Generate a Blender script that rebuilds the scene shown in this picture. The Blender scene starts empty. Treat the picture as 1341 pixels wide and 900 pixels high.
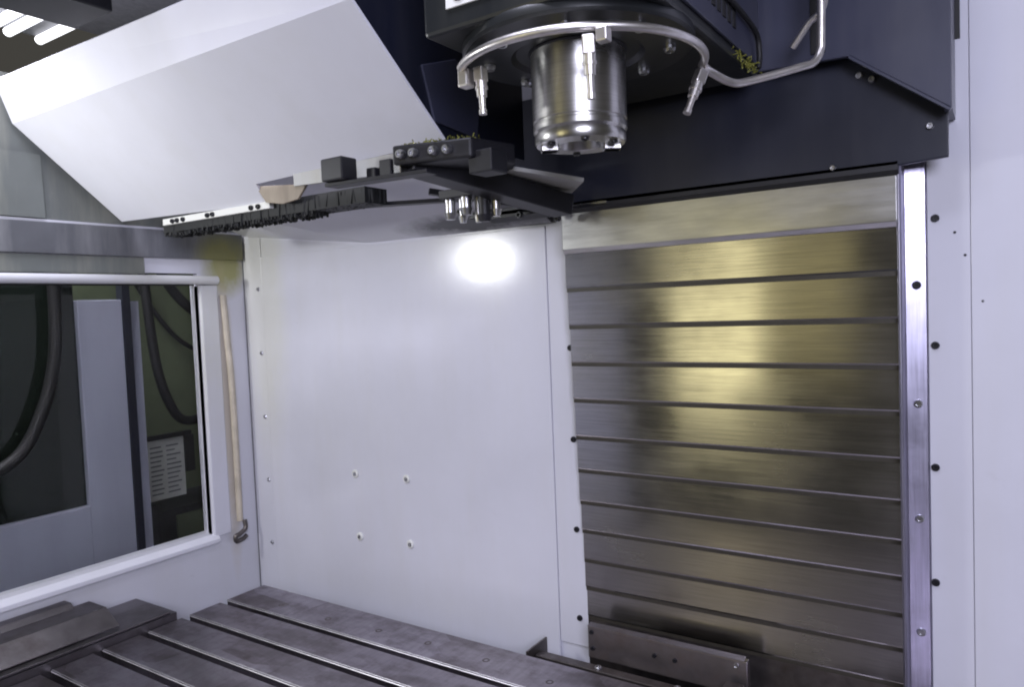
import bpy, bmesh, math, random
from mathutils import Vector, Matrix
random.seed(7)
S = bpy.context.scene
COL = S.collection

# ---------------------------------------------------------------- camera
cam = bpy.data.cameras.new('camera'); camo = bpy.data.objects.new('camera', cam); COL.objects.link(camo)
rt = Vector((0.8330328, 0.55179459, -0.03973772)); up = Vector((0.00672944, 0.06171721, 0.99807099)); fw = Vector((-0.55318268, 0.83169328, -0.0476992))
m = Matrix((rt, up, -fw)).transposed().to_4x4(); m.translation = Vector((0, -1.5, 0)); camo.matrix_world = m
cam.sensor_width = 36; cam.lens = 26.07; cam.clip_start = 0.02; cam.clip_end = 100
S.camera = camo
# ---------------------------------------------------------------- world, lamps, exposure
W = bpy.data.worlds.new('World'); S.world = W; W.use_nodes = True
bg = W.node_tree.nodes['Background']; bg.inputs[0].default_value = (1.0, 0.95, 0.84, 1); bg.inputs[1].default_value = 0.055
S.view_settings.view_transform = 'Standard'; S.view_settings.look = 'None'; S.view_settings.exposure = 0; S.view_settings.gamma = 1
S.cycles.filter_width = 2.0
def area(name, loc, target, sx, sy, watt, col, shape='RECTANGLE', spread=180):
    l = bpy.data.lights.new(name, 'AREA'); l.shape = shape; l.size = sx; l.size_y = sy; l.energy = watt; l.color = col; l.spread = math.radians(spread)
    o = bpy.data.objects.new(name, l); COL.objects.link(o); o.location = loc
    d = Vector(target) - Vector(loc); o.rotation_euler = d.to_track_quat('-Z', 'Y').to_euler(); return o
area('ceiling_fill', (-0.75, -1.55, 2.2), (-0.9, -0.3, -0.3), 1.4, 0.8, 52, (0.79, 0.80, 1.0))  # unseen soft fill added to brighten the walls evenly
area('front_fill', (0.75, -2.3, 0.55), (-1.3, -0.3, -0.3), 0.9, 0.7, 50, (0.79, 0.80, 1.0))  # second fill, added behind the camera to lift the slanted cover
area('work_lamp', (-1.92, -1.22, 0.225), (-1.3, -0.1, 0.1), 0.13, 0.09, 6.6, (0.97, 0.985, 1.0))
area('door_daylight', (-1.22, -2.3, -0.04), (-0.65, 0.0, -0.04), 0.40, 1.0, 2.5, (1.0, 0.90, 0.48))
area('shutter_glow_fill', (-0.80, -2.3, 0.08), (-0.5, 0.0, 0.08), 0.46, 0.8, 0.42, (1.0, 0.86, 0.38))  # added for the dim warm fade in the shutter's reflection
area('bay_fill', (-2.12, -0.75, 0.85), (-2.45, -0.2, -0.4), 0.3, 0.3, 18.0, (0.90, 0.89, 1.0))  # unseen fill added to brighten what shows behind the window

# ---------------------------------------------------------------- materials
MATS = {}
def mat(name):
    mt = bpy.data.materials.new(name); mt.use_nodes = True; nt = mt.node_tree; MATS[name] = mt
    return mt, nt, nt.nodes['Principled BSDF']
def N(nt, t, **k):
    n = nt.nodes.new(t)
    for a, b in k.items(): setattr(n, a, b)
    return n
def L(nt, a, b): nt.links.new(a, b)
def noise(nt, vec, scale, detail=4, rough=0.6, stretch=None):
    if stretch:
        mp = N(nt, 'ShaderNodeMapping'); mp.inputs['Scale'].default_value = stretch; L(nt, vec, mp.inputs['Vector']); vec = mp.outputs[0]
    n = N(nt, 'ShaderNodeTexNoise'); n.inputs['Scale'].default_value = scale; n.inputs['Detail'].default_value = detail; n.inputs['Roughness'].default_value = rough
    L(nt, vec, n.inputs['Vector']); return n.outputs['Fac']
def ramp(nt, fac, stops):
    r = N(nt, 'ShaderNodeValToRGB'); e = r.color_ramp.elements
    while len(e) < len(stops): e.new(0.5)
    for i, (p, c) in enumerate(stops):
        e[i].position = p; e[i].color = (c, c, c, 1) if isinstance(c, (int, float)) else (*c, 1)
    L(nt, fac, r.inputs[0]); return r.outputs[0]
def mix(nt, fac, a, b, mode='MIX'):
    x = N(nt, 'ShaderNodeMix', data_type='RGBA', blend_type=mode)
    for s, v in ((x.inputs[0], fac), (x.inputs[6], a), (x.inputs[7], b)):
        if hasattr(v, 'is_output'): L(nt, v, s)
        elif isinstance(v, (int, float)): s.default_value = v
        else: s.default_value = (*v, 1)
    return x.outputs[2]
def maths(nt, op, a, b=0.0, clamp=False):
    x = N(nt, 'ShaderNodeMath', operation=op); x.use_clamp = clamp
    for s, v in ((x.inputs[0], a), (x.inputs[1], b)):
        if hasattr(v, 'is_output'): L(nt, v, s)
        else: s.default_value = v
    return x.outputs[0]
def pos(nt): return N(nt, 'ShaderNodeNewGeometry').outputs['Position']
def bump(nt, p, h, strength, dist=0.002):
    b = N(nt, 'ShaderNodeBump'); b.inputs['Strength'].default_value = strength; b.inputs['Distance'].default_value = dist
    L(nt, h, b.inputs['Height']); L(nt, b.outputs[0], p.inputs['Normal'])
def blob(nt, P, centre, inv):   # 1 at a place on the sheet, falling to 0: a stain or light tint with a shape of its own
    v = N(nt, 'ShaderNodeVectorMath', operation='SUBTRACT'); L(nt, P, v.inputs[0]); v.inputs[1].default_value = centre
    w = N(nt, 'ShaderNodeVectorMath', operation='MULTIPLY'); L(nt, v.outputs[0], w.inputs[0]); w.inputs[1].default_value = inv
    l = N(nt, 'ShaderNodeVectorMath', operation='LENGTH'); L(nt, w.outputs[0], l.inputs[0])
    return maths(nt, 'SUBTRACT', 1.0, l.outputs['Value'], True)
def paint(name, col, rough=0.28, dirt=(0.5, 0.48, 0.38), amount=0.25, stains=(), var=0.08):
    mt, nt, p = mat(name); P = pos(nt)
    n1 = noise(nt, P, 3.0, 5); n2 = noise(nt, P, 26, 6, 0.7); n3 = noise(nt, P, 5, 5, 0.6, (2.2, 2.2, 0.35)); n4 = noise(nt, P, 90, 3, 0.8)
    c = mix(nt, ramp(nt, n1, [(0.3, 0.0), (0.75, 1.0)]), tuple(x * (1 - var) for x in col), col)
    c = mix(nt, maths(nt, 'MULTIPLY', ramp(nt, n3, [(0.45, 0.0), (0.9, 1.0)]), amount), c, dirt)
    c = mix(nt, maths(nt, 'MULTIPLY', ramp(nt, n2, [(0.64, 0.0), (0.84, 1.0)]), amount * 0.7), c, tuple(x * 0.55 for x in dirt))
    for ctr, inv, scol, am in stains:
        f = maths(nt, 'MULTIPLY', blob(nt, P, ctr, inv), maths(nt, 'ADD', n2, maths(nt, 'MULTIPLY', n3, 1.0)))
        c = mix(nt, maths(nt, 'MULTIPLY', ramp(nt, f, [(0.12, 0.0), (0.6, 1.0)]), am), c, scol)
    L(nt, c, p.inputs['Base Color'])
    r = maths(nt, 'ADD', maths(nt, 'MULTIPLY', n2, 0.08), rough - 0.04); L(nt, r, p.inputs['Roughness'])
    bump(nt, p, maths(nt, 'ADD', n4, maths(nt, 'MULTIPLY', n1, 3.0)), 0.06, 0.001)
    return mt
def metal(name, col, rough, aniso=0.0, streak=(1, 1, 60), smear=0.35, dirt=(0.12, 0.1, 0.07), dirtam=0.3, bmp=0.12, scale=10):
    mt, nt, p = mat(name); P = pos(nt)
    a = noise(nt, P, scale, 4, 0.6, streak); b = noise(nt, P, 5 if aniso else 9, 3 if aniso else 5, 0.5 if aniso else 0.65); d = noise(nt, P, 20, 3, 0.6, (0.5, 1, 6) if aniso else None)
    c = mix(nt, ramp(nt, a, [(0.3, 0.0), (0.7, 1.0)]), tuple(x * (1 - smear) for x in col), col)
    c = mix(nt, maths(nt, 'MULTIPLY', ramp(nt, b, [(0.5, 0.0), (0.8, 1.0)]), dirtam), c, dirt)
    L(nt, c, p.inputs['Base Color']); p.inputs['Metallic'].default_value = 1.0
    r = maths(nt, 'ADD', maths(nt, 'MULTIPLY', ramp(nt, b, [(0.35, 0.0), (0.75, 1.0)]), 0.16), maths(nt, 'ADD', rough - 0.06, maths(nt, 'MULTIPLY', d, 0.1)))
    L(nt, r, p.inputs['Roughness'])
    if aniso:
        p.inputs['Anisotropic'].default_value = aniso
        t = N(nt, 'ShaderNodeCombineXYZ'); t.inputs[2].default_value = 1.0; L(nt, t.outputs[0], p.inputs['Tangent'])
    if not aniso: bump(nt, p, a, bmp, 0.0006)
    return mt
def plain(name, col, rough=0.5, metallic=0.0, var=0.3, scale=40, bmp=0.15):
    mt, nt, p = mat(name); P = pos(nt); n = noise(nt, P, scale, 4, 0.65)
    L(nt, mix(nt, ramp(nt, n, [(0.3, 0.0), (0.7, 1.0)]), tuple(x * (1 - var) for x in col), col), p.inputs['Base Color'])
    p.inputs['Roughness'].default_value = rough; p.inputs['Metallic'].default_value = metallic
    bump(nt, p, n, bmp, 0.001); return mt

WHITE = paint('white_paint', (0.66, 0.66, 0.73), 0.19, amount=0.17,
    stains=[((-1.93, 0, 0.05), (6, 1, 1.6), (0.62, 0.62, 0.5), 0.45), ((-1.06, -0.03, 0.214), (3.2, 10, 26), (0.07, 0.07, 0.08), 0.95), ((-0.9, 0, 0.215), (8, 1, 25), (0.1, 0.1, 0.11), 0.8)])  # first patch: warm light's tint put into the panel colour; dark ones are stains
LWALL = paint('left_wall_paint', (0.68, 0.68, 0.74), 0.3, amount=0.22,
    stains=[((-2.0, -0.07, 0.165), (1, 10, 8), (0.30, 0.29, 0.05), 0.85), ((-2.0, -0.085, -0.3), (1, 24, 1.6), (0.5, 0.42, 0.27), 0.6)])
COVER = paint('cover_paint', (0.70, 0.70, 0.76), 0.25, amount=0.12)
GALV = paint('worn_grey_header', (0.15, 0.155, 0.17), 0.4, dirt=(0.32, 0.32, 0.33), amount=1.0, var=0.55,
    stains=[((-2.0, -0.085, 0.19), (1, 8, 10), (0.26, 0.25, 0.06), 0.7)])
UPPER = paint('upper_wall_shaded', (0.17, 0.185, 0.175), 0.4, amount=0.5, var=0.35)  # shade on the upper side wall is put into this darker grey
NAVY = paint('navy_paint', (0.012, 0.014, 0.027), 0.34, dirt=(0.05, 0.05, 0.06), amount=0.35, var=0.25)  # darker than the upper panel: the recessed column plate's shade put into the colour
NAVYL = paint('lighter_navy_paint', (0.044, 0.047, 0.078), 0.36, dirt=(0.12, 0.12, 0.13), amount=0.4, var=0.2)
HEADP = paint('head_paint', (0.013, 0.015, 0.017), 0.34, dirt=(0.06, 0.06, 0.05), amount=0.5, var=0.3)
STEEL = metal('brushed_stainless', (0.56, 0.55, 0.55), 0.155, 0.68, (0.8, 1, 40), 0.24, dirtam=0.30, bmp=0.02)
BAND = metal('stainless_band', (0.66, 0.66, 0.65), 0.30, 0.4, (1, 1, 8), 0.25, dirtam=0.2)
RAILM = metal('rail_steel', (0.50, 0.48, 0.60), 0.34, 0, (30, 30, 1), 0.3, dirtam=0.3)
CHROME = metal('turned_steel', (0.62, 0.61, 0.59), 0.26, 0.5, (1, 1, 50), 0.2, dirtam=0.25)
PIPE = metal('nickel_pipe', (0.80, 0.77, 0.74), 0.36, 0, (3, 3, 3), 0.2, (0.25, 0.16, 0.08), 0.4)
def table_iron():
    mt, nt, p = mat('milled_table'); P = pos(nt)
    a = noise(nt, P, 5, 4, 0.6, (18, 1.2, 1)); b = noise(nt, P, 7, 4, 0.6, (1.0, 2.2, 1)); d = noise(nt, P, 30, 5, 0.7)
    c = mix(nt, ramp(nt, b, [(0.36, 0.0), (0.47, 0.35), (0.52, 0.7), (0.66, 1.0)]), (0.13, 0.115, 0.12), (0.46, 0.43, 0.49))
    v = N(nt, 'ShaderNodeTexVoronoi'); v.inputs['Scale'].default_value = 4.2; mp = N(nt, 'ShaderNodeMapping'); mp.inputs['Scale'].default_value = (1.0, 1.9, 1); mp.inputs['Rotation'].default_value = (0, 0, 0.12); L(nt, P, mp.inputs[0]); L(nt, mp.outputs[0], v.inputs['Vector']); v.distance = 'CHEBYCHEV'
    c = mix(nt, 0.55, c, mix(nt, v.outputs['Color'], (0.17, 0.145, 0.15), (0.48, 0.45, 0.51)))
    c = mix(nt, maths(nt, 'MULTIPLY', ramp(nt, d, [(0.5, 0.0), (0.75, 1.0)]), 0.5), c, (0.10, 0.08, 0.075))
    c = mix(nt, maths(nt, 'MULTIPLY', ramp(nt, a, [(0.4, 0.0), (0.7, 1.0)]), 0.25), c, (0.12, 0.11, 0.12))
    L(nt, c, p.inputs['Base Color']); p.inputs['Metallic'].default_value = 1.0
    L(nt, maths(nt, 'ADD', maths(nt, 'MULTIPLY', d, 0.25), 0.28), p.inputs['Roughness']); bump(nt, p, a, 0.12, 0.0006); return mt
TABLE = table_iron()
COVERM = metal('cover_steel', (0.22, 0.205, 0.215), 0.38, 0, (1, 1, 1), 0.4, (0.07, 0.055, 0.05), 0.7)
SLOT_GLINT = metal('slot_glint', (0.78, 0.76, 0.79), 0.42, 0, (2, 2, 2), 0.3)  # paler than the table: highlight along the slot edges put into the colour
DIRTY = metal('grimy_steel', (0.20, 0.18, 0.175), 0.42, 0, (3, 3, 3), 0.4, (0.09, 0.06, 0.04), 0.8)
BARM = metal('stained_steel', (0.30, 0.275, 0.29), 0.38, 0, (1, 1, 1.5), 0.25, (0.17, 0.10, 0.07), 0.6, bmp=0.04)
BLACK = plain('black_oxide', (0.009, 0.009, 0.013), 0.5, 0.0, 0.4)
SLAT_SHADOW = plain('slat_shadow', (0.040, 0.035, 0.027), 0.45)
RUBBER = plain('black_rubber', (0.012, 0.012, 0.013), 0.6)
SCREWM = plain('screw_black', (0.012, 0.012, 0.016), 0.35)
SCREWS = metal('screw_steel', (0.6, 0.6, 0.62), 0.25)
BRUSH = plain('brush_bristle', (0.013, 0.014, 0.015), 0.7)
PALE = paint('pale_bracket', (0.45, 0.45, 0.44), 0.45, dirt=(0.3, 0.26, 0.12), amount=0.5)
BEIGE = paint('beige_bracket', (0.34, 0.28, 0.21), 0.5, dirt=(0.08, 0.05, 0.03), amount=1.0, var=0.5)
SWARF = plain('green_swarf', (0.22, 0.22, 0.04), 0.4, 0.3)
CORDM = plain('yellowed_plastic', (0.62, 0.55, 0.44), 0.5, 0, 0.35, 14)
DOORP = paint('door_paint', (0.40, 0.41, 0.50), 0.4, dirt=(0.2, 0.2, 0.25), amount=0.3)
GREENW = paint('green_wall', (0.13, 0.16, 0.09), 0.6, dirt=(0.05, 0.05, 0.04), amount=0.5, var=0.4)
DARKC = plain('dark_cabinet', (0.02, 0.022, 0.022), 0.5)
PAPER = plain('paper', (0.62, 0.63, 0.60), 0.7, 0, 0.1)
SEAL = plain('sealant_grey', (0.20, 0.20, 0.21), 0.6)
INK = plain('ink', (0.16, 0.16, 0.18), 0.7)
LABELW = plain('label_white', (0.75, 0.75, 0.72), 0.4, 0, 0.05)
CEIL = plain('ceiling_grey', (0.26, 0.26, 0.29), 0.5)
FLOORM = plain('chip_pan', (0.06, 0.06, 0.065), 0.5, 0.3)
mt, nt, p = mat('dark_glass'); p.inputs['Base Color'].default_value = (0.012, 0.017, 0.013, 1); p.inputs['Roughness'].default_value = 0.06; DGLASS = mt
mt, nt, p = mat('window_glass'); p.inputs['Base Color'].default_value = (0.88, 0.89, 0.88, 1); p.inputs['Roughness'].default_value = 0.02; p.inputs['Transmission Weight'].default_value = 1.0; p.inputs['IOR'].default_value = 1.18; GLASS = mt
mt, nt, p = mat('lamp_tube'); p.inputs['Emission Color'].default_value = (0.95, 0.96, 1, 1); p.inputs['Emission Strength'].default_value = 1.6; TUBE = mt

# ---------------------------------------------------------------- helpers
def link(name, bm, material, parent=None, smooth=False, bev=0.0, origin=None):
    if origin: bmesh.ops.translate(bm, verts=bm.verts, vec=-Vector(origin))
    bmesh.ops.recalc_face_normals(bm, faces=bm.faces)
    me = bpy.data.meshes.new(name); bm.to_mesh(me); bm.free(); me.materials.append(material)
    if smooth:
        for f in me.polygons: f.use_smooth = True
    o = bpy.data.objects.new(name, me); COL.objects.link(o)
    if origin: o.location = origin
    if parent: o.parent = parent
    if bev:
        b = o.modifiers.new('bevel', 'BEVEL'); b.width = bev; b.segments = 2; b.limit_method = 'ANGLE'; b.harden_normals = False
    if smooth:
        try: me.set_sharp_from_angle(angle=math.radians(35))
        except Exception: pass
    return o
def tag(o, label=None, cat=None, group=None, kind=None):
    for k, v in (('label', label), ('category', cat), ('group', group), ('kind', kind)):
        if v: o[k] = v
    return o
def thing(name, label, cat, group=None):
    return tag(root(name), label, cat, group)
def root(name):
    o = bpy.data.objects.new(name, None); COL.objects.link(o); o.empty_display_size = 0.05; return o
def box(bm, x0, x1, y0, y1, z0, z1):
    M = Matrix.Translation(((x0 + x1) / 2, (y0 + y1) / 2, (z0 + z1) / 2)) @ Matrix.Diagonal((x1 - x0, y1 - y0, z1 - z0, 1))
    return bmesh.ops.create_cube(bm, size=1, matrix=M)['verts']
def B(*a):
    bm = bmesh.new(); box(bm, *a); return bm
def bar(bm, a, b, w, h, roll=0.0):
    a, b = Vector(a), Vector(b); d = b - a; q = d.to_track_quat('X', 'Z')
    M = Matrix.Translation((a + b) / 2) @ q.to_matrix().to_4x4() @ Matrix.Rotation(roll, 4, 'X') @ Matrix.Diagonal((d.length, w, h, 1))
    bmesh.ops.create_cube(bm, size=1, matrix=M)
def cyl(bm, a, b, r, r2=None, seg=20):
    a, b = Vector(a), Vector(b); d = b - a; q = d.to_track_quat('Z', 'Y')
    M = Matrix.Translation((a + b) / 2) @ q.to_matrix().to_4x4()
    bmesh.ops.create_cone(bm, cap_ends=True, segments=seg, radius1=r, radius2=r if r2 is None else r2, depth=d.length, matrix=M)
def extr(poly, axis, a, b):      # polygon in the two other axes, extruded along axis from a to b
    bm = bmesh.new()
    def v(p, t):
        p = list(p); p.insert('XYZ'.index(axis), t); return bm.verts.new(p)
    va = [v(p, a) for p in poly]; vb = [v(p, b) for p in poly]; n = len(poly)
    bm.faces.new(va); bm.faces.new(vb[::-1])
    for i in range(n): bm.faces.new((va[i], vb[i], vb[(i + 1) % n], va[(i + 1) % n]))
    return bm
def lathe(prof, seg=48, origin=(0, 0, 0)):     # prof: (r, z)
    bm = bmesh.new(); rings = []
    for r, z in prof:
        rings.append([bm.verts.new((origin[0] + r * math.cos(2 * math.pi * i / seg), origin[1] + r * math.sin(2 * math.pi * i / seg), origin[2] + z)) for i in range(seg)])
    for a, b in zip(rings, rings[1:]):
        for i in range(seg): bm.faces.new((a[i], a[(i + 1) % seg], b[(i + 1) % seg], b[i]))
    bm.faces.new(rings[0]); bm.faces.new(rings[-1]); return bm
def smoothpath(pts, n=8):
    P = [Vector(p) for p in pts]; out = []
    Q = [2 * P[0] - P[1]] + P + [2 * P[-1] - P[-2]]
    for i in range(1, len(Q) - 2):
        for k in range(n):
            t = k / n; a, b, c, d = Q[i - 1:i + 3]
            out.append(0.5 * ((2 * b) + (c - a) * t + (2 * a - 5 * b + 4 * c - d) * t * t + (3 * b - a - 3 * c + d) * t ** 3))
    out.append(P[-1]); return out
def tube(pts, r, seg=12, bm=None):
    bm = bm or bmesh.new(); rings = []; prev = Vector((0.3, 0.2, 0.9)).normalized()
    for i, p in enumerate(pts):
        d = (pts[min(i + 1, len(pts) - 1)] - pts[max(i - 1, 0)]).normalized()
        s = d.cross(prev); s = s.normalized() if s.length > 1e-4 else d.orthogonal().normalized(); u = s.cross(d).normalized(); prev = u
        rings.append([bm.verts.new(p + r * (s * math.cos(2 * math.pi * k / seg) + u * math.sin(2 * math.pi * k / seg))) for k in range(seg)])
    for a, b in zip(rings, rings[1:]):
        for k in range(seg): bm.faces.new((a[k], a[(k + 1) % seg], b[(k + 1) % seg], b[k]))
    bm.faces.new(rings[0]); bm.faces.new(rings[-1]); return bm
SCREWMESH = {}
def screw(parent, loc, r=0.007, material=None, h=0.005, name='screw', axis='-Y'):
    material = material or SCREWM; key = (r, h, material.name, axis)
    if key not in SCREWMESH:
        bm = lathe([(r * 0.45, h * 0.5), (r * 0.5, h), (r * 0.8, h), (r, h * 0.55), (r, -0.002)], 14)
        R = {'-Y': Matrix.Rotation(math.radians(90), 4, 'X'), '-Z': Matrix.Rotation(math.pi, 4, 'X'), '+X': Matrix.Rotation(math.radians(90), 4, 'Y'), '+Z': Matrix.Identity(4)}[axis]
        bmesh.ops.transform(bm, matrix=R, verts=bm.verts); bmesh.ops.recalc_face_normals(bm, faces=bm.faces)
        me = bpy.data.meshes.new('screw'); bm.to_mesh(me); bm.free(); me.materials.append(material); SCREWMESH[key] = me
    o = bpy.data.objects.new(name, SCREWMESH[key]); COL.objects.link(o); o.location = loc; o.parent = parent; return o
def swarf(name, parent, spots, n, spread, size, material):
    bm = bmesh.new()
    for _ in range(n):
        c = Vector(random.choice(spots)) + Vector([random.gauss(0, s) for s in spread])
        pts = [c]; d = Vector((random.uniform(-1, 1), random.uniform(-1, 1), random.uniform(-1, 0.8))).normalized()
        for k in range(4):
            d = (d + Vector([random.uniform(-0.6, 0.6) for _ in range(3)])).normalized(); pts.append(pts[-1] + d * size)
        tube(pts, 0.0011, 3, bm)
    return tag(link(name, bm, material, parent), kind='stuff')

# ================================================================ SETTING
# ---- back wall: sheet pieces round the shutter opening
bm = bmesh.new()
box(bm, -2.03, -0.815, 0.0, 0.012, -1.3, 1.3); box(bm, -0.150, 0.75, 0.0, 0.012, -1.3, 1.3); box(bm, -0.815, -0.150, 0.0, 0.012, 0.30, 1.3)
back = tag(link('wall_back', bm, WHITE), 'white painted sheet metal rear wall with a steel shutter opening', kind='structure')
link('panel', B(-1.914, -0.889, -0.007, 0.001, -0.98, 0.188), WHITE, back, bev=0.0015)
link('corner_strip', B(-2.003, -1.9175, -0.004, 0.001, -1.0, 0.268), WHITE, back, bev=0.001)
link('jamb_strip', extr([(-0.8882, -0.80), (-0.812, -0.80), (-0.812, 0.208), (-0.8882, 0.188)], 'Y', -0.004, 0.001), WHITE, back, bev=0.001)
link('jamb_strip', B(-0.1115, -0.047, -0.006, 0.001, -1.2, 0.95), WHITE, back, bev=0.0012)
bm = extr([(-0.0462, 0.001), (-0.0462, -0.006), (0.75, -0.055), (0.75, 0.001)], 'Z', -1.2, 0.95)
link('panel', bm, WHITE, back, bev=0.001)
link('sealant', B(-2.0055, -2.0033, -0.006, -0.0005, -1.0, 0.268), SEAL, back)
link('gap_strip', B(-0.068, -0.059, -0.009, 0.0, 0.426, 0.95), RUBBER, back)
for x, z in ((-0.099, 0.127), (-0.101, -0.095), (-0.103, -0.312), (-0.105, -0.520)): screw(back, (x, -0.006, z), 0.0068)
for x, z in ((-0.834, 0.122), (-0.834, -0.097), (-0.834, -0.310), (-0.834, -0.522), (-0.834, -0.733)): screw(back, (x, -0.004, z), 0.007)
for x, z in ((-1.547, -0.455), (-1.353, -0.452), (-1.541, -0.636), (-1.350, -0.631)): screw(back, (x, -0.007, z), 0.012, LABELW, 0.005, 'boss'); screw(back, (x + 0.001, -0.0105, z - 0.001), 0.0055, SCREWS, 0.004)
for k in range(5): screw(back, (-1.935, -0.004, 0.09 - 0.2 * k), 0.0065, SCREWS, 0.004)
for x, z in ((-0.07, 0.10), (-0.055, 0.06), (-0.03, -0.02)): screw(back, (x, -0.0065, z), 0.0022, SCREWM, 0.001, 'rust_spot')

# ---- left wall with window opening
bm = bmesh.new()
box(bm, -2.026, -2.006, -0.165, 0.0, -1.3, 0.14); box(bm, -2.026, -2.006, -2.8, -0.165, -1.3, -0.655)
box(bm, -2.026, -2.006, -2.8, -1.25, -0.655, 0.14); box(bm, -2.026, -2.006, -2.8, 0.0, 0.14, 0.27)
left = tag(link('wall_left', bm, LWALL), 'white painted side wall with a long window, yellow oil stains at its corner', kind='structure')
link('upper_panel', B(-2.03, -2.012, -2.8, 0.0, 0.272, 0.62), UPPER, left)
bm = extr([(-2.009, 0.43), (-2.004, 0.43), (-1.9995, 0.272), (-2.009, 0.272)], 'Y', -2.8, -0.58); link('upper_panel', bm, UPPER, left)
link('header', B(-2.006, -1.990, -2.6, -0.012, 0.183, 0.262), GALV, left, bev=0.002)
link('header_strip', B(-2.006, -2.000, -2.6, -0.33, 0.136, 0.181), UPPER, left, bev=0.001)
bm = bmesh.new(); tube([Vector((-1.988, y, 0.120)) for y in (-2.5, -1.2, -0.6, -0.112)], 0.013, 16, bm); link('window_rail', bm, WHITE, left, smooth=True)
link('window_sill', extr([(-2.06, -0.665), (-1.988, -0.676), (-1.988, -0.663), (-2.006, -0.650), (-2.06, -0.648)], 'Y', -2.5, -0.150), COVER, left, bev=0.002)
link('window_jamb', extr([(-2.05, -0.165), (-2.006, -0.165), (-1.998, -0.160), (-1.998, -0.106), (-2.006, -0.10), (-2.05, -0.10)], 'Z', -0.66, 0.105), WHITE, left, bev=0.002)
link('gasket', B(-2.040, -2.0285, -1.25, -0.1655, 0.105, 0.125), RUBBER, left)
link('window_pane', B(-2.040, -2.034, -1.25, -0.140, -0.655, 0.105), GLASS, left)
floor = tag(link('floor', B(-2.9, 1.2, -2.8, 0.8, -1.32, -1.30), FLOORM), kind='structure')
# ---- the room glimpsed through the window
tag(link('wall_side_room', B(-2.84, -2.80, -1.6, 0.9, -1.3, 0.7), GREENW), 'green wall of the bay beyond the window', kind='structure')

# ================================================================ THINGS
# ---- telescopic shutter
t = thing('telescopic_shutter', 'brushed stainless shutter of overlapping horizontal slats beside white panel', 'shutter')
zs = [0.116, 0.038, -0.045, -0.128, -0.211, -0.296, -0.373, -0.447, -0.515, -0.585, -0.652, -0.722]
link('top_band', extr([(-0.030, 0.30), (-0.062, 0.30), (-0.062, 0.124), (-0.056, 0.114), (-0.030, 0.114)], 'X', -0.813, -0.152), BAND, t, bev=0.0015)
for i in range(11):
    y = -0.052 + 0.0046 * i; z1 = zs[i] + 0.03; z0 = zs[i + 1]
    o = link('slat', extr([(y + 0.004, z1), (y, z1), (y - 0.0004, z0 + 0.0035), (y + 0.0006, z0 + 0.0005), (y + 0.003, z0 + 0.0005), (y + 0.003, z0 + 0.012)], 'X', -0.812 + 0.0006 * (i % 3), -0.153), STEEL, t)
    link('wiper', B(-0.8115, -0.1535, y + 0.0012, y + 0.0088, z0 - 0.008, z0 + 0.003), SLAT_SHADOW, o)  # dark strip stands in for the shadow under the slat's overlapping edge
g = thing('guide_rail', 'bright vertical steel guide rail at the right side of shutter', 'rail')
link('rail_body', extr([(-0.153, 0.0), (-0.153, -0.062), (-0.149, -0.066), (-0.1455, -0.062), (-0.1455, -0.020), (-0.113, -0.012), (-0.113, 0.0)], 'Z', -1.2, 0.232), RAILM, g, bev=0.001)
for z in (0.012, -0.198, -0.405, -0.612): screw(g, (-0.128, -0.0155, z), 0.0075, SCREWM if z > 0 else SCREWS, 0.005, 'bolt')
link('apron', B(-0.812, -0.152, -0.004, 0.004, -1.3, -0.69), DIRTY, back)
# ---- stained bar and rails under the shutter
t = thing('wiper_bar', 'stained steel wiper bar bolted below the shutter', 'bar')
link('bar', B(-0.778, -0.425, -0.072, -0.055, -0.786, -0.7145), BARM, t, bev=0.002)
link('lip', extr([(-0.060, -0.7105), (-0.076, -0.7135), (-0.076, -0.7115), (-0.060, -0.7085)], 'X', -0.776, -0.43), BARM, t)
for x, z in ((-0.768, -0.726), (-0.766, -0.762), (-0.62, -0.745), (-0.575, -0.745), (-0.447, -0.726)): screw(t, (x, -0.072, z), 0.005, SCREWM if x < -0.5 else SCREWS, 0.005, 'bolt')
t = thing('clamp_block', 'small grimy bolted clamp block at the end of wiper bar', 'block')
link('block', B(-0.462, -0.425, -0.125, -0.087, -0.86, -0.752), DIRTY, t, bev=0.003)
for x, z in ((-0.453, -0.772), (-0.435, -0.772), (-0.453, -0.80), (-0.435, -0.80)): screw(t, (x, -0.125, z), 0.007, SCREWS, 0.006, 'bolt')
t = thing('way_rail', 'grimy stepped steel way rail running between table and shutter', 'rail')
link('rail_step', B(-0.895, -0.455, -0.112, -0.086, -0.95, -0.790), DIRTY, t, bev=0.002)
link('rail_step', B(-0.895, -0.30, -0.136, -0.1125, -0.95, -0.812), DIRTY, t, bev=0.002)
link('end_plate', B(-0.90, -0.8955, -0.14, -0.055, -0.95, -0.772), DIRTY, t)
for x in (-0.74, -0.56): screw(t, (x, -0.10, -0.790), 0.008, SCREWS, 0.005, 'bolt', '+Z')
t = thing('way_cover', 'dark flat steel way cover low under the shutter', 'cover')
link('plate', B(-0.42, 0.4, -0.13, -0.012, -0.86, -0.80), DIRTY, t, bev=0.002)
link('plate', B(-0.33, -0.20, -0.118, -0.03, -0.799, -0.785), BARM, t, bev=0.002)

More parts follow.
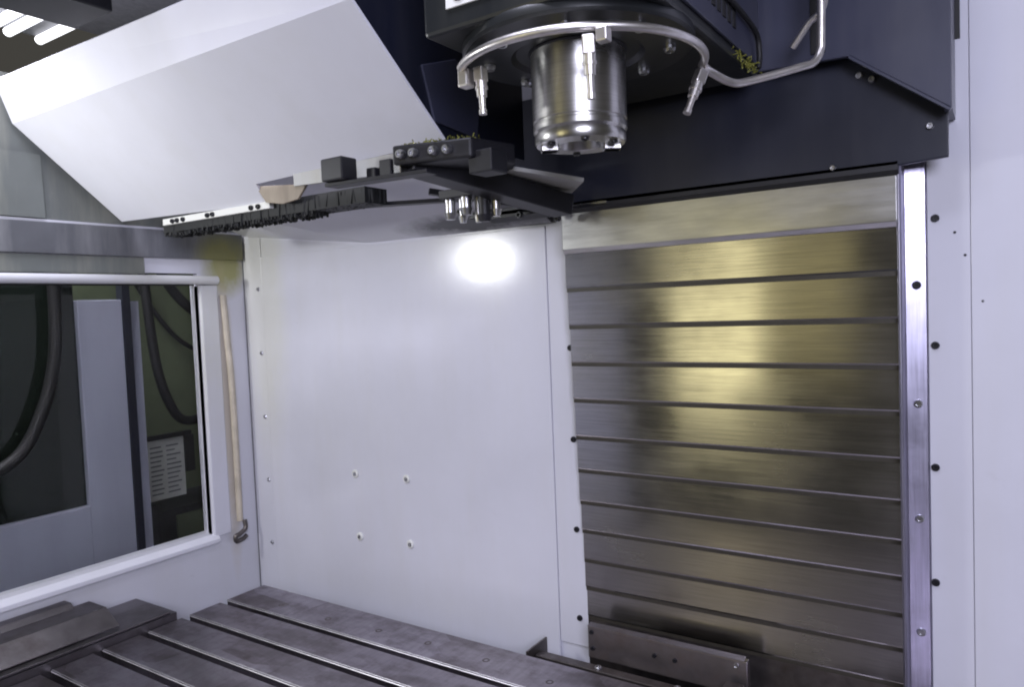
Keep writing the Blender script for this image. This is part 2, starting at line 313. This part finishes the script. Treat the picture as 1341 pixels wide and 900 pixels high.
# ---- machine table with T slots
t = thing('machine_table', 'long cast iron machine table with parallel T slots', 'table')
zt = -0.775; pts = [(-0.15, -0.90), (-0.15, zt)]
fars = [-0.272, -0.386, -0.500, -0.613, -0.728, -0.843]
for f in fars:
    n = f - 0.023
    pts += [(f + 0.0, zt), (f, zt - 0.022), (f + 0.007, zt - 0.022), (f + 0.007, zt - 0.036), (n - 0.007, zt - 0.036), (n - 0.007, zt - 0.022), (n, zt - 0.022), (n, zt)]
pts += [(-0.975, zt), (-0.975, -0.90)]
bm = extr(pts, 'X', -1.796, 0.55); bod = link('table_body', bm, TABLE, t)
for f in fars: link('slot_edge_highlight', extr([(f + 0.001, zt - 0.003), (f - 0.0016, zt - 0.003), (f + 0.0026, zt + 0.0006)], 'X', -1.7965, 0.55), SLOT_GLINT, t)
for k in range(9): screw(t, (-1.62 + 0.17 * k + random.uniform(-.02, .02), -0.21 + random.uniform(-.02, .02), zt - 0.0025), 0.010, DIRTY, 0.003, 'plug', '+Z')
def wedge(x0, x1, y, z):     # plate whose inner edge is folded down to the plate below
    bm = bmesh.new(); P = [(x0, z), (x1 - 0.018, z), (x1 + 0.042, z - 0.035), (x1 + 0.038, z - 0.039), (x1 - 0.022, z - 0.006), (x0, z - 0.006)]
    va = [bm.verts.new((x, -1.5, zz)) for x, zz in P]; vb = [bm.verts.new((x, y, zz)) for x, zz in P]
    bm.faces.new(va); bm.faces.new(vb[::-1])
    for i in range(6): bm.faces.new((va[i], vb[i], vb[(i + 1) % 6], va[(i + 1) % 6]))
    return bm
t = thing('end_cover', 'stepped dark steel cover plates beside the table end', 'cover')
for x0, x1, y, z in ((-1.912, -1.799, -0.435, -0.748), (-1.962, -1.862, -0.556, -0.708), (-1.995, -1.945, -0.60, -0.697)):
    link('plate', extr([(x0, -1.5), (x1, -1.5), (x1, y), (x0, y)], 'Z', z - 0.006, z) if x1 > -1.8 else wedge(x0, x1, y, z), COVERM, t, bev=0.002)
link('plate', B(-1.99, -1.799, -1.5, -0.42, -0.95, -0.7555), COVERM, t)

# ---- navy column covers
t = thing('column_cover', 'dark navy column cover plate with a cut corner above the shutter', 'cover')
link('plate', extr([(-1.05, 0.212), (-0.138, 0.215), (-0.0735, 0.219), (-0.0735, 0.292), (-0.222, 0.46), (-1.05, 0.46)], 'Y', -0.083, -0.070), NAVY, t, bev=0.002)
link('lower_lip', extr([(-0.083, 0.222), (-0.083, 0.208), (-0.058, 0.200), (-0.058, 0.210)], 'X', -1.0, -0.148), BLACK, t)
link('edge_strip', B(-0.792, -0.69, -0.087, -0.083, 0.2125, 0.2165), SCREWS, t)
up_ = link('upper_panel', extr([(-0.0665, 1.2), (-0.0665, 0.286), (-0.212, 0.398), (-0.60, 0.412), (-0.60, 1.2)], 'Y', -0.130, -0.118), NAVYL, t, bev=0.002)
bm = bmesh.new(); bar(bm, (-0.068, -0.127, 0.2845), (-0.213, -0.127, 0.3965), 0.010, 0.004); link('edge_trim', bm, NAVYL, t)
link('side_return', B(-0.0775, -0.0665, -0.117, -0.012, 0.29, 1.2), NAVYL, t)
for x, z in ((-0.100, 0.272), (-0.205, 0.375), (-0.185, 0.365)): screw(t, (x, -0.083, z), 0.006, SCREWS, 0.005, 'bolt')
screw(t, (-0.25, -0.084, 0.224), 0.005, SCREWS, 0.004, 'bolt')
link('cable_slot', B(-0.272, -0.250, -0.134, -0.130, 0.413, 0.9), RUBBER, t)

# ---- spindle head
CX, CY = -0.530, -0.495
t = thing('spindle_head', 'black painted milling head with a bright steel spindle nose', 'milling head')
bod = link('housing', extr([(-0.685, -0.665), (-0.36, -0.665), (-0.36, -0.14), (-0.685, -0.14)], 'Z', 0.388, 1.1), HEADP, t, bev=0.006)
link('side_plate', B(-0.360, -0.354, -0.64, -0.15, 0.405, 0.9), NAVYL, bod, bev=0.002)
lab = link('name_plate', B(-0.641, -0.545, -0.669, -0.665, 0.4165, 0.49), LABELW, bod, bev=0.001)
for x in (-0.617, -0.577):
    bm = tube([Vector((x + 0.011 * math.cos(a), -0.6695, 0.439 + 0.014 * math.sin(a))) for a in [math.radians(d) for d in range(150, 395, 20)]], 0.0028, 8); link('letter', bm, INK, lab)
bm = tube(smoothpath([(-0.349, -0.50, 0.47), (-0.347, -0.38, 0.462), (-0.347, -0.26, 0.458), (-0.347, -0.19, 0.448), (-0.347, -0.175, 0.42), (-0.348, -0.178, 0.395)]), 0.0045, 10); link('cable', bm, RUBBER, bod, smooth=True)
for k in range(6): link('vent', B(-0.3545, -0.352, -0.43 + 0.025 * k, -0.416 + 0.025 * k, 0.435 - 0.001 * k, 0.47), RUBBER, bod)
fl = link('flange', lathe([(0.150, 0.010), (0.170, 0.010), (0.172, 0.006), (0.172, -0.003), (0.168, -0.007), (0.10, -0.010), (0.092, -0.004)], 56, (CX, CY, 0.382)), HEADP, t, smooth=True)
for k in range(8):
    a = math.radians(22 + 45 * k); screw(fl, (CX + 0.135 * math.cos(a), CY + 0.135 * math.sin(a), 0.3735), 0.009, SCREWS, 0.008, 'bolt', '-Z')
sp = link('spindle_sleeve', lathe([(0.060, 0.16), (0.0705, 0.155), (0.0705, 0.034), (0.0685, 0.0325), (0.0685, 0.0295), (0.0705, 0.028), (0.0705, 0.020), (0.0675, 0.016)], 64, (0, 0, 0)), CHROME, t, smooth=True); sp.location = (CX, CY, 0.241)
link('collar', lathe([(0.074, 0.16), (0.074, 0.136), (0.0715, 0.134)], 48, (0, 0, 0)), BLACK, sp, smooth=True)
nose = link('nose_ring', lathe([(0.067, 0.017), (0.0685, 0.013), (0.0685, 0.004), (0.066, 0.0), (0.036, -0.001), (0.034, 0.001), (0.023, 0.06), (0.001, 0.06)], 64, (0, 0, 0)), CHROME, sp, smooth=True)
for k in range(2):
    a = math.radians(35 + 180 * k); bm = bmesh.new()
    bar(bm, (0.034 * math.cos(a), 0.034 * math.sin(a), -0.003), (0.060 * math.cos(a), 0.060 * math.sin(a), -0.003), 0.020, 0.011); link('drive_key', bm, CHROME, sp, bev=0.0015)
for k in range(6): 
    a = math.radians(65 + 60 * k); screw(sp, (0.053 * math.cos(a), 0.053 * math.sin(a), -0.0005), 0.006, SCREWM, 0.004, 'bolt', '-Z')
swarf('swarf', t, [(-0.352, -0.20 - 0.02 * k, 0.392) for k in range(5)], 60, (0.003, 0.025, 0.003), 0.0022, SWARF)

# ---- coolant ring and nozzles
t = thing('coolant_ring', 'curved nickel coolant pipe with three nozzles around the spindle', 'coolant pipe')
RC = Vector((-0.5295, -0.4886, 0.352)); R = 0.1817
arc = [RC + Vector((R * math.cos(a), R * math.sin(a), 0)) for a in [math.radians(d) for d in range(226, 392, 5)]]
tail = smoothpath([arc[-1], (-0.367, -0.375, 0.345), (-0.345, -0.345, 0.332), (-0.325, -0.32, 0.336), (-0.262, -0.262, 0.358), (-0.246, -0.245, 0.366), (-0.238, -0.235, 0.385), (-0.236, -0.235, 0.42), (-0.232, -0.235, 0.60)], 6)[1:]
link('pipe', tube(arc + tail, 0.0062, 14), PIPE, t, smooth=True)
link('branch_pipe', tube(smoothpath([(-0.287, -0.20, 0.410), (-0.26, -0.212, 0.438), (-0.232, -0.222, 0.468), (-0.232, -0.222, 0.6)]), 0.0055, 12), PIPE, t, smooth=True)
def nozzle(base, tip):
    b, e = Vector(base), Vector(tip); d = e - b; bm = bmesh.new()
    bar(bm, b - d * 0.02, b + d * 0.30, 0.016, 0.016)
    n = link('nozzle', bm, PIPE, t, bev=0.002)
    bm = bmesh.new(); cyl(bm, b + d * 0.28, b + d * 0.62, 0.0085, 0.0075); cyl(bm, b + d * 0.40, b + d * 0.46, 0.0095); cyl(bm, b + d * 0.6, e, 0.0052, 0.0045); cyl(bm, b + d * 0.9, e, 0.0058)
    link('tip', bm, PIPE, n, smooth=True)
    return n
nozzle((-0.633, -0.603, 0.351), (-0.631, -0.603, 0.284))
n = nozzle((-0.433, -0.648, 0.338), (-0.436, -0.640, 0.262)); link('clamp', B(-0.423, -0.407, -0.650, -0.634, 0.328, 0.346), PIPE, n, bev=0.002)
nozzle((-0.371, -0.405, 0.340), (-0.387, -0.43, 0.276))
link('elbow', B(-0.663, -0.645, -0.62, -0.60, 0.325, 0.352), PIPE, t, bev=0.003)

# ---- tool magazine cover: white folded sheet slanting down and back
t = thing('magazine_cover', 'large white slanted sheet metal cover of the tool magazine', 'cover')
def fold(x0, x1, prof, th):
    a = [(y, z) for y, z in prof]; b = [(y + th * 0.65, z + th * 0.75) for y, z in prof][::-1]
    return extr(a + b, 'X', x0, x1)
bm = bmesh.new()
front = [(-2.004, -0.672, 0.592), (-0.846, -0.672, 0.575), (-0.850, -0.640, 0.495), (-0.837, -0.434, 0.3053), (-1.379, -0.425, 0.297), (-1.394, -0.385, 0.2602), (-1.975, -0.400, 0.274), (-2.000, -0.640, 0.495)]
va = [bm.verts.new(p) for p in front]; vb = [bm.verts.new((p[0], p[1] + 0.004, p[2] + 0.004)) for p in front]
for q in ((0, 1, 2, 7), (7, 2, 3, 4), (7, 4, 5, 6)):
    bm.faces.new([va[i] for i in q]); bm.faces.new([vb[i] for i in q][::-1])
for i in range(8): bm.faces.new((va[i], vb[i], vb[(i + 1) % 8], va[(i + 1) % 8]))
link('sheet', bm, COVER, t)
link('side_sheet', extr([(-0.66, 0.60), (-0.63, 0.49), (-0.395, 0.285), (-0.39, 0.60)], 'X', -1.9725, -1.9695), COVER, t)
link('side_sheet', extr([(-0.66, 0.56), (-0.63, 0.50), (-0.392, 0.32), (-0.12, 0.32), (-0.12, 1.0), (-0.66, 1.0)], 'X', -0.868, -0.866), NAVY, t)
st = link('edge_strip', extr([(-0.397, 0.262), (-0.397, 0.246), (-0.385, 0.246), (-0.385, 0.262)], 'X', -1.79, -1.372), LABELW, t, bev=0.001)
for x in (-1.745, -1.725, -1.70, -1.60, -1.58, -1.435, -1.41): screw(st, (x, -0.397, 0.253), 0.006, SCREWM, 0.006)
bm = bmesh.new()
for k in range(1500):      # bristles hanging behind the lower edge
    x = -1.81 + 0.72 * random.random(); y = -0.383 + 0.06 * random.random(); l = random.uniform(0.024, 0.034) * (1.0 if x < -1.25 else 0.72)
    cyl(bm, (x, y, 0.258), (x + random.uniform(-.006, .006), y + random.uniform(-.004, .004), 0.252 - l), 0.0040, 0.0024, 4)
box(bm, -1.81, -1.09, -0.384, -0.318, 0.229, 0.262)
tag(link('brush', bm, BRUSH, t), kind='stuff')
link('beige_bracket', extr([(-1.398, 0.296), (-1.23, 0.281), (-1.26, 0.252), (-1.31, 0.247), (-1.365, 0.256)], 'Y', -0.412, -0.406), BEIGE, t, bev=0.001)
link('lower_flange', extr([(-1.25, 0.302), (-1.25, 0.276), (-0.87, 0.262), (-0.84, 0.304)], 'Y', -0.430, -0.424), PALE, t, bev=0.001)
bm = bmesh.new(); F_ = [bm.verts.new(p) for p in ((-1.97, -0.335, 0.352), (-1.45, -0.335, 0.352), (-0.868, -0.335, 0.352), (-0.868, -0.010, 0.196), (-1.45, -0.010, 0.197), (-1.97, -0.010, 0.257))]
bm.faces.new((F_[0], F_[1], F_[4], F_[5])); bm.faces.new((F_[1], F_[2], F_[3], F_[4])); so = link('soffit', bm, WHITE, t)
sd = so.modifiers.new('thickness', 'SOLIDIFY'); sd.thickness = 0.006; sd.offset = 0
link('side_plate', extr([(-0.43, 0.345), (-0.30, 0.335), (-0.28, 0.43), (-0.36, 0.475), (-0.46, 0.44)], 'X', -0.866, -0.860), NAVYL, t, bev=0.002)

# ---- tool changer under the magazine cover
t = thing('tool_changer', 'black tool changer arm with bolts and bracket beside spindle', 'tool changer')
link('stop_block', B(-1.068, -1.012, -0.52, -0.48, 0.251, 0.293), BLACK, t, bev=0.003)
link('shelf', extr([(-1.07, -0.51), (-0.84, -0.485), (-0.84, -0.455), (-1.07, -0.475)], 'Z', 0.243, 0.250), BLACK, t, bev=0.001)
for x, w, h in ((-0.985, 0.022, 0.020), (-0.952, 0.028, 0.030), (-0.918, 0.018, 0.036)): link('lug', B(x, x + w, -0.485, -0.455, 0.250, 0.250 + h), BLACK if w > 0.02 else SCREWS, t, bev=0.002)
bm = bmesh.new(); bar(bm, (-0.905, -0.46, 0.276), (-0.765, -0.13, 0.208), 0.060, 0.042); link('arm', bm, BLACK, t, bev=0.003)
bm = bmesh.new(); bar(bm, (-0.99, -0.30, 0.248), (-0.78, -0.11, 0.20), 0.022, 0.012); link('guide_bar', bm, BLACK, t, bev=0.002)
link('gear_case', extr([(-0.905, -0.50), (-0.76, -0.46), (-0.735, -0.36), (-0.78, -0.30), (-0.88, -0.34)], 'Z', 0.262, 0.297), BLACK, t, bev=0.004)
link('pivot', B(-0.775, -0.725, -0.45, -0.40, 0.236, 0.276), BLACK, t, bev=0.003)
for x, y in ((-0.885, -0.497), (-0.862, -0.490), (-0.80, -0.473), (-0.825, -0.480)): screw(t, (x, y, 0.279), 0.0085, SCREWS, 0.010, 'bolt')
for dx, dy, r, zb in ((-0.955, -0.275, 0.012, 0.188), (-0.93, -0.265, 0.009, 0.180), (-0.905, -0.285, 0.013, 0.192), (-0.893, -0.262, 0.008, 0.178), (-0.868, -0.275, 0.014, 0.176), (-0.85, -0.26, 0.010, 0.186)):
    bm = bmesh.new(); cyl(bm, (dx, dy, 0.245), (dx, dy, zb + 0.012), r, r * 0.85); cyl(bm, (dx, dy, zb + 0.014), (dx, dy, zb), r * 1.15, r * 0.8); link('tool_gripper_pin', bm, random.choice((SCREWS, BLACK, CHROME)), t, smooth=True)
link('finger', extr([(-1.16, -0.33), (-0.92, -0.22), (-0.93, -0.20), (-1.17, -0.30)], 'Z', 0.232, 0.240), BLACK, t, bev=0.001)
link('gripper_plate', B(-0.965, -0.84, -0.30, -0.245, 0.228, 0.246), BLACK, t, bev=0.002)
bm = extr([(-0.91, -0.20), (-0.80, -0.33), (-0.665, -0.23), (-0.755, -0.11)], 'Z', 0, 0.008)
bmesh.ops.transform(bm, matrix=Matrix.Translation((-0.78, -0.22, 0.252)) @ Matrix.Rotation(math.radians(9), 4, 'Y') @ Matrix.Rotation(math.radians(-6), 4, 'X') @ Matrix.Translation((0.78, 0.22, 0)), verts=bm.verts)
link('bracket_plate', bm, PALE, t, bev=0.001)
for x, y, z in ((-0.985, -0.20, 0.214), (-0.87, -0.14, 0.20), (-0.80, -0.10, 0.19)): screw(t, (x, y, z), 0.008, SCREWM, 0.008, 'bolt')
swarf('swarf', t, [(-0.885 + 0.022 * k, -0.47 + 0.006 * k, 0.299) for k in range(6)], 130, (0.010, 0.012, 0.001), 0.002, SWARF)

# ---- things at the top left, above the cover
t = thing('lamp_unit', 'white strip lamp glowing above the slanted cover', 'lamp')
link('lamp_body', B(-2.15, -1.90, -0.66, -0.47, 0.775, 0.84), CEIL, t, bev=0.003)
for y in (-0.62, -0.575, -0.50): 
    bm = bmesh.new(); cyl(bm, (-2.14, y, 0.765), (-1.905, y, 0.765), 0.012); link('lamp_tube', bm, TUBE, t, smooth=True)
t = thing('ceiling_beam', 'black square beam overhead beside the strip lamp', 'beam')
link('beam_body', B(-1.56, -1.42, -1.3, -0.700, 0.598, 0.68), BLACK, t, bev=0.003)
link('beam_body', B(-1.415, -1.30, -1.3, -0.66, 0.63, 0.74), RUBBER, t, bev=0.003)
tag(link('ceiling', B(-2.6, -0.2, -0.70, 0.6, 1.0, 1.02), CEIL), kind='structure')

# ---- yellowed cord on the left wall
t = thing('cord', 'yellowed plastic strip hanging on the white pillar beside the window', 'cord')
link('cord_body', tube(smoothpath([(-1.996, -0.089, 0.075), (-1.997, -0.083, -0.05), (-1.996, -0.076, -0.2), (-1.996, -0.074, -0.45), (-1.995, -0.075, -0.63)]), 0.0095, 10), CORDM, t, smooth=True)
link('clip', tube(smoothpath([(-1.990, -0.062, -0.63), (-1.985, -0.064, -0.655), (-1.985, -0.085, -0.668), (-1.985, -0.10, -0.672), (-1.985, -0.098, -0.688), (-1.985, -0.075, -0.686), (-1.988, -0.06, -0.68)]), 0.007, 8), DIRTY, t, smooth=True)

# ---- beyond the window
t = thing('machine_door', 'lavender grey door frame with dark glass seen through the window', 'door')
bm = bmesh.new(); box(bm, -2.33, -2.30, -0.372, -0.237, -0.735, 0.075); box(bm, -2.33, -2.30, -1.3, -0.372, -0.735, -0.545)
link('door_frame', bm, DOORP, t, bev=0.003)
link('door_glass', B(-2.325, -2.318, -1.3, -0.373, -0.544, 0.4), DGLASS, t)
link('door_seal', B(-2.33, -2.296, -0.2365, -0.212, -0.8, 0.4), NAVY, t)
link('door_post', B(-2.36, -2.31, -0.2115, -0.178, -0.9, 0.07), DOORP, t)
link('door_seal', B(-2.34, -2.312, -0.177, -0.15, -0.9, -0.60), RUBBER, t)
for nm, lb, r, pts in (('hose', 'thick black hose hanging down before the dark door glass', 0.017, [(-2.28, -0.45, 0.3), (-2.28, -0.443, 0.09), (-2.28, -0.455, -0.10), (-2.28, -0.50, -0.25), (-2.28, -0.57, -0.36), (-2.28, -0.70, -0.42)]),
    ('hose', 'black hose looping in a U shape above the paper notice', 0.017, [(-2.55, -0.02, 0.3), (-2.55, -0.012, 0.116), (-2.55, 0.013, -0.159), (-2.55, 0.062, -0.318), (-2.55, 0.12, -0.372), (-2.55, 0.201, -0.345), (-2.55, 0.27, -0.2)]),
    ('hose', 'black hose crossing the window corner above the looping hose', 0.018, [(-2.55, 0.02, 0.25), (-2.55, 0.09, 0.118), (-2.55, 0.193, 0.02), (-2.55, 0.33, -0.06)]),
    ('cable', 'thin dark cable sagging under the corner hose', 0.009, [(-2.7, -0.02, 0.25), (-2.7, 0.12, 0.02), (-2.7, 0.24, -0.10), (-2.7, 0.42, -0.16)])):
    tag(link(nm, tube(smoothpath(pts), r, 12), RUBBER, None, smooth=True), lb, nm)
t = thing('paper_notice', 'white printed notice sheet in a dark clip holder beyond the window', 'notice')
link('sheet', B(-2.556, -2.552, -0.05, 0.10, -0.645, -0.425), PAPER, t)
link('holder_bar', B(-2.56, -2.545, -0.06, 0.13, -0.425, -0.408), RUBBER, t); link('holder_bar', B(-2.56, -2.54, 0.102, 0.135, -0.56, -0.424), RUBBER, t)
for k in range(11):
    for y0, y1 in ((-0.032, 0.005 + 0.015 * random.random()), (0.03, 0.05 + 0.04 * random.random())): link('print_line', B(-2.5525, -2.5515, y0, y1, -0.455 - 0.017 * k, -0.450 - 0.017 * k), INK, t)
t = thing('dark_cabinet', 'dark cabinet low behind the window under the notice', 'cabinet')
link('cabinet_body', B(-2.75, -2.5, -0.15, 0.6, -1.3, -0.675), DARKC, t, bev=0.004)
link('cabinet_door', B(-2.5, -2.494, 0.02, 0.5, -1.2, -0.70), GREENW, t, bev=0.002)
